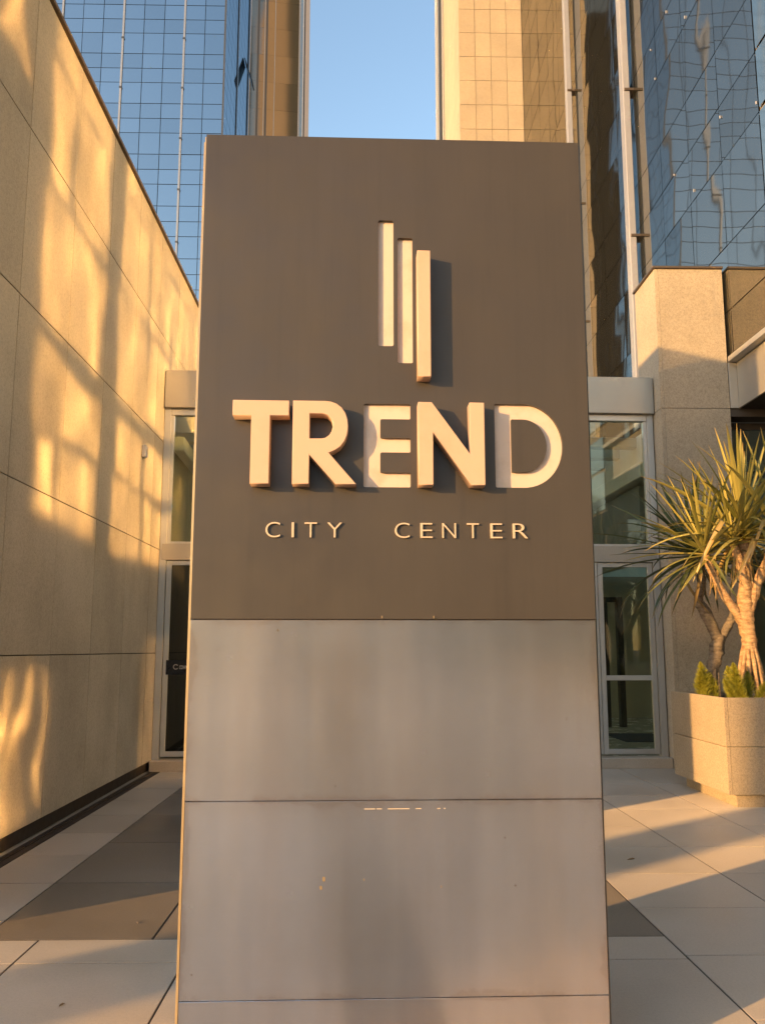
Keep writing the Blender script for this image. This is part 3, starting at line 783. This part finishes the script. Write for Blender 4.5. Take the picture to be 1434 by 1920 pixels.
def leaf_mesh(bend, width, mat, fold=0.45, kink=False, seg=9):
    v, f = [], []
    x = z = 0.0; a = 0.0; ds = 1.0/seg
    for i in range(seg+1):
        t = i/seg
        wd = width*(0.75+0.5*t)*(1-t)**0.62 if t < 1 else 0.0
        wd = max(wd, 0.0015)
        nx, nz = -math.sin(a), math.cos(a)
        h = fold*wd
        v += [(x+nx*h, -wd, z+nz*h), (x, 0, z), (x+nx*h, wd, z+nz*h)]
        if i < seg:
            a -= (bend/seg)*(0.35+1.3*t) + (1.35 if kink and i == int(seg*0.55) else 0)
            x += ds*math.cos(a); z += ds*math.sin(a)
    for i in range(seg):
        k = i*3; f += [(k, k+3, k+4, k+1), (k+1, k+4, k+5, k+2)]
    return mesh(v, f, mat, True)
LEAF = {}
for key, mt_ in (('g', M_leaf), ('d', M_leafd), ('x', M_dead)):
    LEAF[key] = [leaf_mesh(R(b_), w_, mt_, kink=k_) for b_, w_, k_ in ((4, 0.030, 0), (14, 0.033, 0), (26, 0.034, 0), (42, 0.033, 0), (62, 0.031, 0), (22, 0.034, 1), (9, 0.027, 0))]

def crown(root, cen, axis, n, length, key, lean=0.0, emin=-40, emax=86, orgv=(0, 0, 0), dead=6):
    axis = Vector(axis).normalized()
    q = Vector((0, 0, 1)).rotation_difference(axis)
    rnd = random.Random(int(cen[0]*1000)+n)
    for i in range(n+dead):
        t = (i+0.5)/n
        isd = i >= n
        az = i*2.39996+rnd.uniform(-0.25, 0.25)
        el = emax-(emax-emin)*min(1, t)**0.85 + rnd.uniform(-7, 7)
        if isd: el = rnd.uniform(-85, -50)
        L = length*rnd.uniform(0.78, 1.1)*(0.80+0.35*math.sin(math.pi*min(1, 0.15+0.75*t)))
        if isd: L *= 0.55
        vi = rnd.choice([0, 6, 0, 1] if el > 55 else [1, 2, 2, 6, 3] if el > 20 else [2, 3, 4, 5, 3])
        if isd: vi = 3
        d = Vector((math.cos(az)*math.cos(R(el)), math.sin(az)*math.cos(R(el)), math.sin(R(el))))
        d = q @ d
        side = d.cross(Vector((0, 0, 1)))
        if side.length < 0.05: side = Vector((-math.sin(az), math.cos(az), 0))
        side.normalize(); up = side.cross(d).normalized()
        rot = Matrix((d, -side, up)).transposed().to_4x4()
        roll = Matrix.Rotation(rnd.uniform(-0.5, 0.5), 4, 'X')
        basep = Vector(cen)-Vector(orgv)+axis*(0.16*(1-t)-0.05)+d*0.02
        o = link('leaf', LEAF['x' if isd else key][vi], root)
        o.matrix_local = Matrix.Translation(basep) @ rot @ roll @ Matrix.Diagonal((L, L*rnd.uniform(0.85, 1.15), L, 1))

def limb(root, ctrl, rad, mat, org, name='branch', wob=0.22, seed=0):
    p, r_ = smooth_path(ctrl, rad, 7)
    r_ = [x*0.88*(1+0.05*math.sin(i*2.1)) for i, x in enumerate(r_)]
    v, f = tube_verts(p, r_, 12, True, wob, seed)
    return link(name, mesh([q-Vector(org) for q in v], f, mat, True), root)

BO = (3.99, 9.2, 0.985)
tb_ = thing('screw_pine', BO, 'sunlit screw pine with orange trunk and spiky yellow green leaf crowns', 'plant')
limb(tb_, [(3.985, 9.2, 1.28), (3.985, 9.2, 1.45), (3.99, 9.2, 1.63), (3.97, 9.2, 1.79), (3.968, 9.2, 1.98), (3.99, 9.2, 2.21), (3.985, 9.2, 2.43), (4.0, 9.2, 2.66)], [0.085, 0.085, 0.085, 0.095, 0.09, 0.068, 0.062, 0.06], M_bark, BO, 'trunk', 0.3, 2)
limb(tb_, [(3.985, 9.2, 1.70), (3.90, 9.19, 1.84), (3.74, 9.17, 2.08), (3.64, 9.16, 2.28), (3.57, 9.16, 2.47)], [0.06, 0.05, 0.045, 0.042, 0.045], M_bark, BO, seed=4)
limb(tb_, [(3.99, 9.19, 2.12), (3.93, 9.15, 2.36), (3.86, 9.13, 2.58)], [0.06, 0.05, 0.045], M_bark, BO, seed=5)
limb(tb_, [(4.0, 9.2, 1.86), (4.07, 9.18, 2.08), (4.15, 9.17, 2.28), (4.24, 9.16, 2.46), (4.32, 9.15, 2.70)], [0.06, 0.058, 0.055, 0.052, 0.05], M_bark, BO, seed=6)
for k in range(11):
    a = k*2*math.pi/11+0.2; rr = random.uniform(0.13, 0.20)
    limb(tb_, [(3.985+0.045*math.cos(a), 9.2+0.045*math.sin(a), random.uniform(1.46, 1.60)), (3.985+0.10*math.cos(a), 9.2+0.10*math.sin(a), 1.32), (3.985+rr*math.cos(a), 9.2+rr*math.sin(a), 0.975)], [0.022, 0.024, 0.02], M_bark, BO, 'prop_root', 0.2, k)
crown(tb_, (3.57, 9.16, 2.47), (-0.30, -0.05, 1), 36, 0.84, 'g', emin=-12, orgv=BO, dead=4)
crown(tb_, (3.86, 9.13, 2.60), (-0.2, -0.1, 1), 26, 0.78, 'g', emin=0, orgv=BO, dead=3)
crown(tb_, (4.0, 9.2, 2.68), (0.0, -0.05, 1), 78, 1.02, 'g', emin=-14, orgv=BO, dead=5)
crown(tb_, (4.32, 9.15, 2.72), (0.3, -0.05, 1), 44, 0.95, 'g', emin=-14, orgv=BO, dead=5)
AO = (3.930, 10.03, 0.970)
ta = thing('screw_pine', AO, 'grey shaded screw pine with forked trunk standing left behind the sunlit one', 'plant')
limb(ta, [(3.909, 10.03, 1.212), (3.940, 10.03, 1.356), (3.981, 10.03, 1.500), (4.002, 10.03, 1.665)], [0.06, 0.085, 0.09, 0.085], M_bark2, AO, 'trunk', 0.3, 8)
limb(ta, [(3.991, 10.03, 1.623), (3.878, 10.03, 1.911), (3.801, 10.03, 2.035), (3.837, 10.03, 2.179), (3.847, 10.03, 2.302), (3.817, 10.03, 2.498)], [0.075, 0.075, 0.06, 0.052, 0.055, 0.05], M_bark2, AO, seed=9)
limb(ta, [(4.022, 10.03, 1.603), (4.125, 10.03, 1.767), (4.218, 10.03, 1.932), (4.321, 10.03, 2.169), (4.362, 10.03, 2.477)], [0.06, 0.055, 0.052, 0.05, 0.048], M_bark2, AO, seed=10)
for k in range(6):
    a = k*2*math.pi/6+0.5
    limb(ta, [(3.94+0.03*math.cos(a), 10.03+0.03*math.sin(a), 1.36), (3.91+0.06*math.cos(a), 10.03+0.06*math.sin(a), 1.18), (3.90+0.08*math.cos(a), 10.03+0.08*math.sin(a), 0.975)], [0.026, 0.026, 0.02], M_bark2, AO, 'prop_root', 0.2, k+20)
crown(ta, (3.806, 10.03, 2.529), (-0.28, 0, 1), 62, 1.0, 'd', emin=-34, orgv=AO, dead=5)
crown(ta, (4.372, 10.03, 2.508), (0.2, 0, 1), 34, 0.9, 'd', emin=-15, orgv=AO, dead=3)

# foxtail ferns
def fernmat():
    m, n, b = nmat('foxtail_fern'); p = pos_of(n)
    r_ = N(n, 'ShaderNodeValToRGB'); e = r_.color_ramp.elements
    e[0].position = 0.3; e[0].color = (0.26, 0.28, 0.03, 1); e[1].position = 0.7; e[1].color = (0.50, 0.45, 0.06, 1)
    n.links.new(noise_tex(n, p, 25, 3), r_.inputs[0]); n.links.new(r_.outputs[0], b.inputs['Base Color'])
    b.inputs['Roughness'].default_value = 0.6
    tl = N(n, 'ShaderNodeBsdfTranslucent'); n.links.new(r_.outputs[0], tl.inputs[0]); ms = N(n, 'ShaderNodeMixShader'); ms.inputs[0].default_value = 0.35
    n.links.new(b.outputs[0], ms.inputs[1]); n.links.new(tl.outputs[0], ms.inputs[2]); n.links.new(ms.outputs[0], n.nodes['Material Output'].inputs[0]); return m
M_fern = fernmat()
def plume_mesh(h, seed):
    rnd = random.Random(seed); v, f = [], []
    for i in range(900):
        t = rnd.random()**0.8
        rad = h*0.24*math.sin(math.pi*min(1, 0.12+0.88*t))**0.7*(1-0.55*t)
        a = rnd.uniform(0, 6.283)
        c = Vector((0, 0, t*h))
        d = Vector((math.cos(a), math.sin(a), rnd.uniform(0.5, 1.1))).normalized()
        L = rad*rnd.uniform(0.8, 1.25)+0.008; wd = 0.0062
        s_ = (Matrix.Rotation(rnd.uniform(0, 3.14), 3, d) @ d.cross(Vector((0, 0, 1))).normalized())*wd
        k = len(v); p2 = c+d*L
        v += [c-s_, c+s_, p2+s_*0.5, p2-s_*0.5]; f.append((k, k+1, k+2, k+3))
    return mesh(v, f, M_fern)
PLM = [plume_mesh(1.0, s) for s in range(3)]
def fern(loc, label, plumes, group=None):
    r_ = thing('foxtail_fern', loc, label, 'fern', group)
    for k, (dx, dy, h, tx, ty) in enumerate(plumes):
        o = link('plume', PLM[k % 3], r_, (dx, dy, 0), (ty, tx, k*1.3)); o.scale = (h*1.25, h*1.25, h)
    return r_
fern((3.74, 9.02, 0.98), 'bright foxtail fern with upright plumes at the planter corner', [(0, -0.05, 0.40, -0.1, 0.1), (0.12, 0.0, 0.33, 0.3, 0.1), (-0.06, 0.02, 0.30, -0.35, 0), (0.05, -0.12, 0.28, 0.15, 0.3), (-0.04, -0.12, 0.26, -0.3, 0.35), (0.18, -0.06, 0.27, 0.5, 0.2), (0.02, 0.1, 0.36, 0.05, -0.1)])
fern((3.68, 9.60, 0.98), 'darker foxtail fern at the back corner of the planter', [(0, 0, 0.40, -0.15, 0), (-0.06, 0.05, 0.34, -0.4, 0), (0.08, -0.03, 0.30, 0.25, 0.2), (-0.03, -0.08, 0.28, -0.3, 0.3)])
fern((4.22, 8.98, 0.98), 'foxtail fern right of the sunlit trunk at the frame edge', [(0, 0, 0.34, -0.1, 0.1), (0.1, 0.02, 0.30, 0.2, 0.1), (-0.08, 0.0, 0.27, -0.4, 0.2), (0.2, 0.0, 0.32, 0.3, 0)])

# ------------------------------------------------------------------ the plaza behind the camera
M_sand = stone('sandstone_block', (0.50, 0.41, 0.29), blotch=0.12, rand=0.0, fscale=20, bumps=0)
NO = (13, -25, 0)
sbk = thing('sandstone_building', NO, 'tall sandstone tower added across the plaza, seen only in reflections', 'building')
box('wall', (9, -52, 0), (20, -5, 178), M_sand, sbk, org=NO)  # unseen tower, made tall for gold reflections and warm bounce
box('podium_glass', (8.9, -51.5, 0.5), (8.99, -5.5, 15.5), M_fglass, sbk, org=NO)  # glass base added to weaken the gold reflection in the entrance panes
for k in range(6):
    for j in range(5, 14):
        box('window', (8.96, -50+k*7.6, 2.5+j*3.4), (9.02, -46.5+k*7.6, 4.4+j*3.4), M_blue, sbk, org=NO)
M_far = stone('far_render', (0.33, 0.29, 0.25), blotch=0.15, rand=0.0, fscale=8, bumps=0)
for i, (x0, x1, y0, h, lab) in enumerate(((-46, -30, -84, 13, 'added low far block at the end of the plaza, left of the reflected skyline'), (-27, -12, -90, 21, 'added taller far block in the middle of the reflected skyline'), (-11.5, 27, -82, 15, 'added far block right of the reflected skyline'))):
    FO = ((x0+x1)/2, y0-6, 0)
    fb = thing('far_building', FO, lab, 'building', 'far blocks added behind the viewer')
    box('wall', (x0, y0-12, 0), (x1, y0, h), M_far, fb, org=FO)  # unseen block added to cut sky glare in the steel
    box('parapet', (x0-0.2, y0-12.2, h+0.005), (x1+0.2, y0+0.2, h+0.6), M_far, fb, org=FO)
    for j in range(int(h/3.3)):
        for k in range(int((x1-x0)/3)):
            box('window', (x0+0.7+k*3, y0+0.004, 1.0+j*3.3), (x0+2.4+k*3, y0+0.05, 2.7+j*3.3), M_glassd, fb, org=FO)
def palm(name, x, y, h, label, r0=0.2):
    o = thing(name, (x, y, 0), label, 'tree', 'palms on the plaza behind the viewer')
    limb(o, [(x, y, 0), (x+0.05, y, h*0.4), (x-0.03, y, h*0.75), (x, y, h)], [r0*1.25, r0, r0*0.95, r0*0.9], M_bark2, (x, y, 0), 'trunk', 0.15, x)
    for i in range(26):
        az = i*2.4; el = R(60-95*i/26)
        d = Vector((math.cos(az)*math.cos(el), math.sin(az)*math.cos(el), math.sin(el)))
        s_ = d.cross(Vector((0, 0, 1))).normalized(); u = s_.cross(d)
        l_ = link('leaf', LEAF['d'][3 if i < 14 else 4], o)
        l_.matrix_local = Matrix.Translation((0, 0, h)) @ Matrix((d, -s_, u)).transposed().to_4x4() @ Matrix.Diagonal((2.2, 3.0, 2.2, 1))
palm('palm_tree', -12.0, -3.95, 15.2, 'tall palm on the plaza casting the stripe beyond the sign', 0.22)
palm('palm_tree', -13.2, -5.35, 16.0, 'second palm on the plaza left behind the viewer', 0.16)

# ------------------------------------------------------------------ the person taking the picture, seen as a blur in the steel
def person():
    J = {'hip': (0, 0, 0.95, .135, .105), 'waist': (0, 0, 1.10, .125, .095), 'chest': (0, 0, 1.32, .155, .105), 'neck0': (0, 0.01, 1.47, .07, .065),
         'neck': (0, 0.02, 1.53, .052, .055), 'chin': (0, 0.045, 1.59, .062, .075), 'head': (0, 0.035, 1.67, .078, .095), 'top': (0, 0.02, 1.745, .05, .06)}
    for s, k in ((-1, 'l'), (1, 'r')):
        J['sh'+k] = (s*0.18, 0, 1.42, .065, .065); J['el'+k] = (s*0.25, 0.06, 1.16, .045, .045); J['wr'+k] = (s*0.11, 0.25, 1.25, .03, .032); J['hd'+k] = (s*0.07, 0.30, 1.30, .03, .02)
        J['th'+k] = (s*0.10, 0, 0.86, .09, .095); J['kn'+k] = (s*0.115, 0.02, 0.48, .06, .062); J['an'+k] = (s*0.12, -0.02, 0.09, .042, .045); J['to'+k] = (s*0.14, 0.16, 0.03, .042, .028)
    E_ = [('hip', 'waist'), ('waist', 'chest'), ('chest', 'neck0'), ('neck0', 'neck'), ('neck', 'chin'), ('chin', 'head'), ('head', 'top')]
    for k in 'lr': E_ += [('chest', 'sh'+k), ('sh'+k, 'el'+k), ('el'+k, 'wr'+k), ('wr'+k, 'hd'+k), ('hip', 'th'+k), ('th'+k, 'kn'+k), ('kn'+k, 'an'+k), ('an'+k, 'to'+k)]
    for k, s in (('l', -1), ('r', 1)):
        for q, (dx, dy, dz) in enumerate(((0.00, 0.07, 0.05), (-0.012, 0.075, 0.02), (-0.018, 0.07, -0.005), (-0.02, 0.055, -0.03), (0.04, 0.02, 0.04))):
            h = J['hd'+k]; n1, n2 = 'f%s%da' % (k, q), 'f%s%db' % (k, q)
            J[n1] = (h[0]-s*dx*0.6*-1, h[1]+dy*0.6, h[2]+dz*0.6, .009, .009); J[n2] = (h[0]-s*dx*-1-s*0.01, h[1]+dy, h[2]+dz, .008, .008)
            E_ += [('hd'+k, n1), (n1, n2)]
    keys = list(J); me = bpy.data.meshes.new('p'); me.from_pydata([J[k][:3] for k in keys], [(keys.index(a), keys.index(b_)) for a, b_ in E_], [])
    o = bpy.data.objects.new('p', me); COL.objects.link(o)
    o.modifiers.new('s', 'SKIN'); sd = o.modifiers.new('d', 'SUBSURF'); sd.levels = 2; sd.render_levels = 2
    for i, k in enumerate(keys):
        v = me.skin_vertices[0].data[i]; v.radius = J[k][3:5]; v.use_root = (k == 'hip')
    dg = bpy.context.evaluated_depsgraph_get(); dg.update()
    out = bpy.data.meshes.new_from_object(o.evaluated_get(dg)); bpy.data.objects.remove(o)
    mats = [plain('navy_shirt', (0.03, 0.03, 0.04), 0.8), plain('dark_trousers', (0.025, 0.022, 0.02), 0.8), plain('skin', (0.32, 0.19, 0.12), 0.5), plain('dark_hair', (0.02, 0.014, 0.01), 0.6), plain('shoe', (0.02, 0.02, 0.02), 0.5)]
    out.materials.clear()
    for m in mats: out.materials.append(m)
    for p in out.polygons:
        c = p.center; p.use_smooth = True
        i = 0
        if c.z < 0.09: i = 4
        elif c.z < 0.96: i = 1
        elif c.z > 1.50 or (c.y > 0.2): i = 2
        if c.z > 1.70 or (c.z > 1.60 and c.y < 0.0): i = 3
        p.material_index = i
    return out
ps = thing('person', (-0.03, -0.52, 0), 'person in dark clothes standing in front of the sign, seen blurred in the steel', 'person')
link('body', person(), ps)

# ------------------------------------------------------------------ small litter on the paving
M_lit = plain('dry_leaf', (0.20, 0.13, 0.06), 0.8)
def litter(x, y, sz, rz, label, mat, w_=0.35):
    v = [(-0.5, 0, 0), (-0.15, w_*0.5, 0.10), (0.25, w_*0.4, 0.16), (0.5, 0, 0.05), (0.25, -w_*0.4, 0.12), (-0.15, -w_*0.5, 0.06), (0.0, 0, 0.0)]
    f = [(0, 6, 1), (1, 6, 2), (2, 6, 3), (3, 6, 4), (4, 6, 5), (5, 6, 0)]
    v2 = [(a*sz, b_*sz, c*sz+0.002) for a, b_, c in v]; v2 += [(a, b_, c+0.001) for a, b_, c in v2]
    f2 = f+[tuple(7+i for i in reversed(q)) for q in f]
    o = link('fallen_leaf', mesh(v2, f2, mat), None, (x, y, 0), (0, 0, rz)); return tag(o, label, 'leaf')
litter(1.93, 6.66, 0.07, 0.3, 'curled dry leaf on the pale slabs right of the sign', M_lit, 0.2)
litter(-1.28, 4.08, 0.035, 1.1, 'small dry leaf on the sunlit pale slabs left of the sign', M_lit)
litter(-1.25, 5.23, 0.03, 2.0, 'tiny pale petal on the dark slab left of the sign', M_brass)
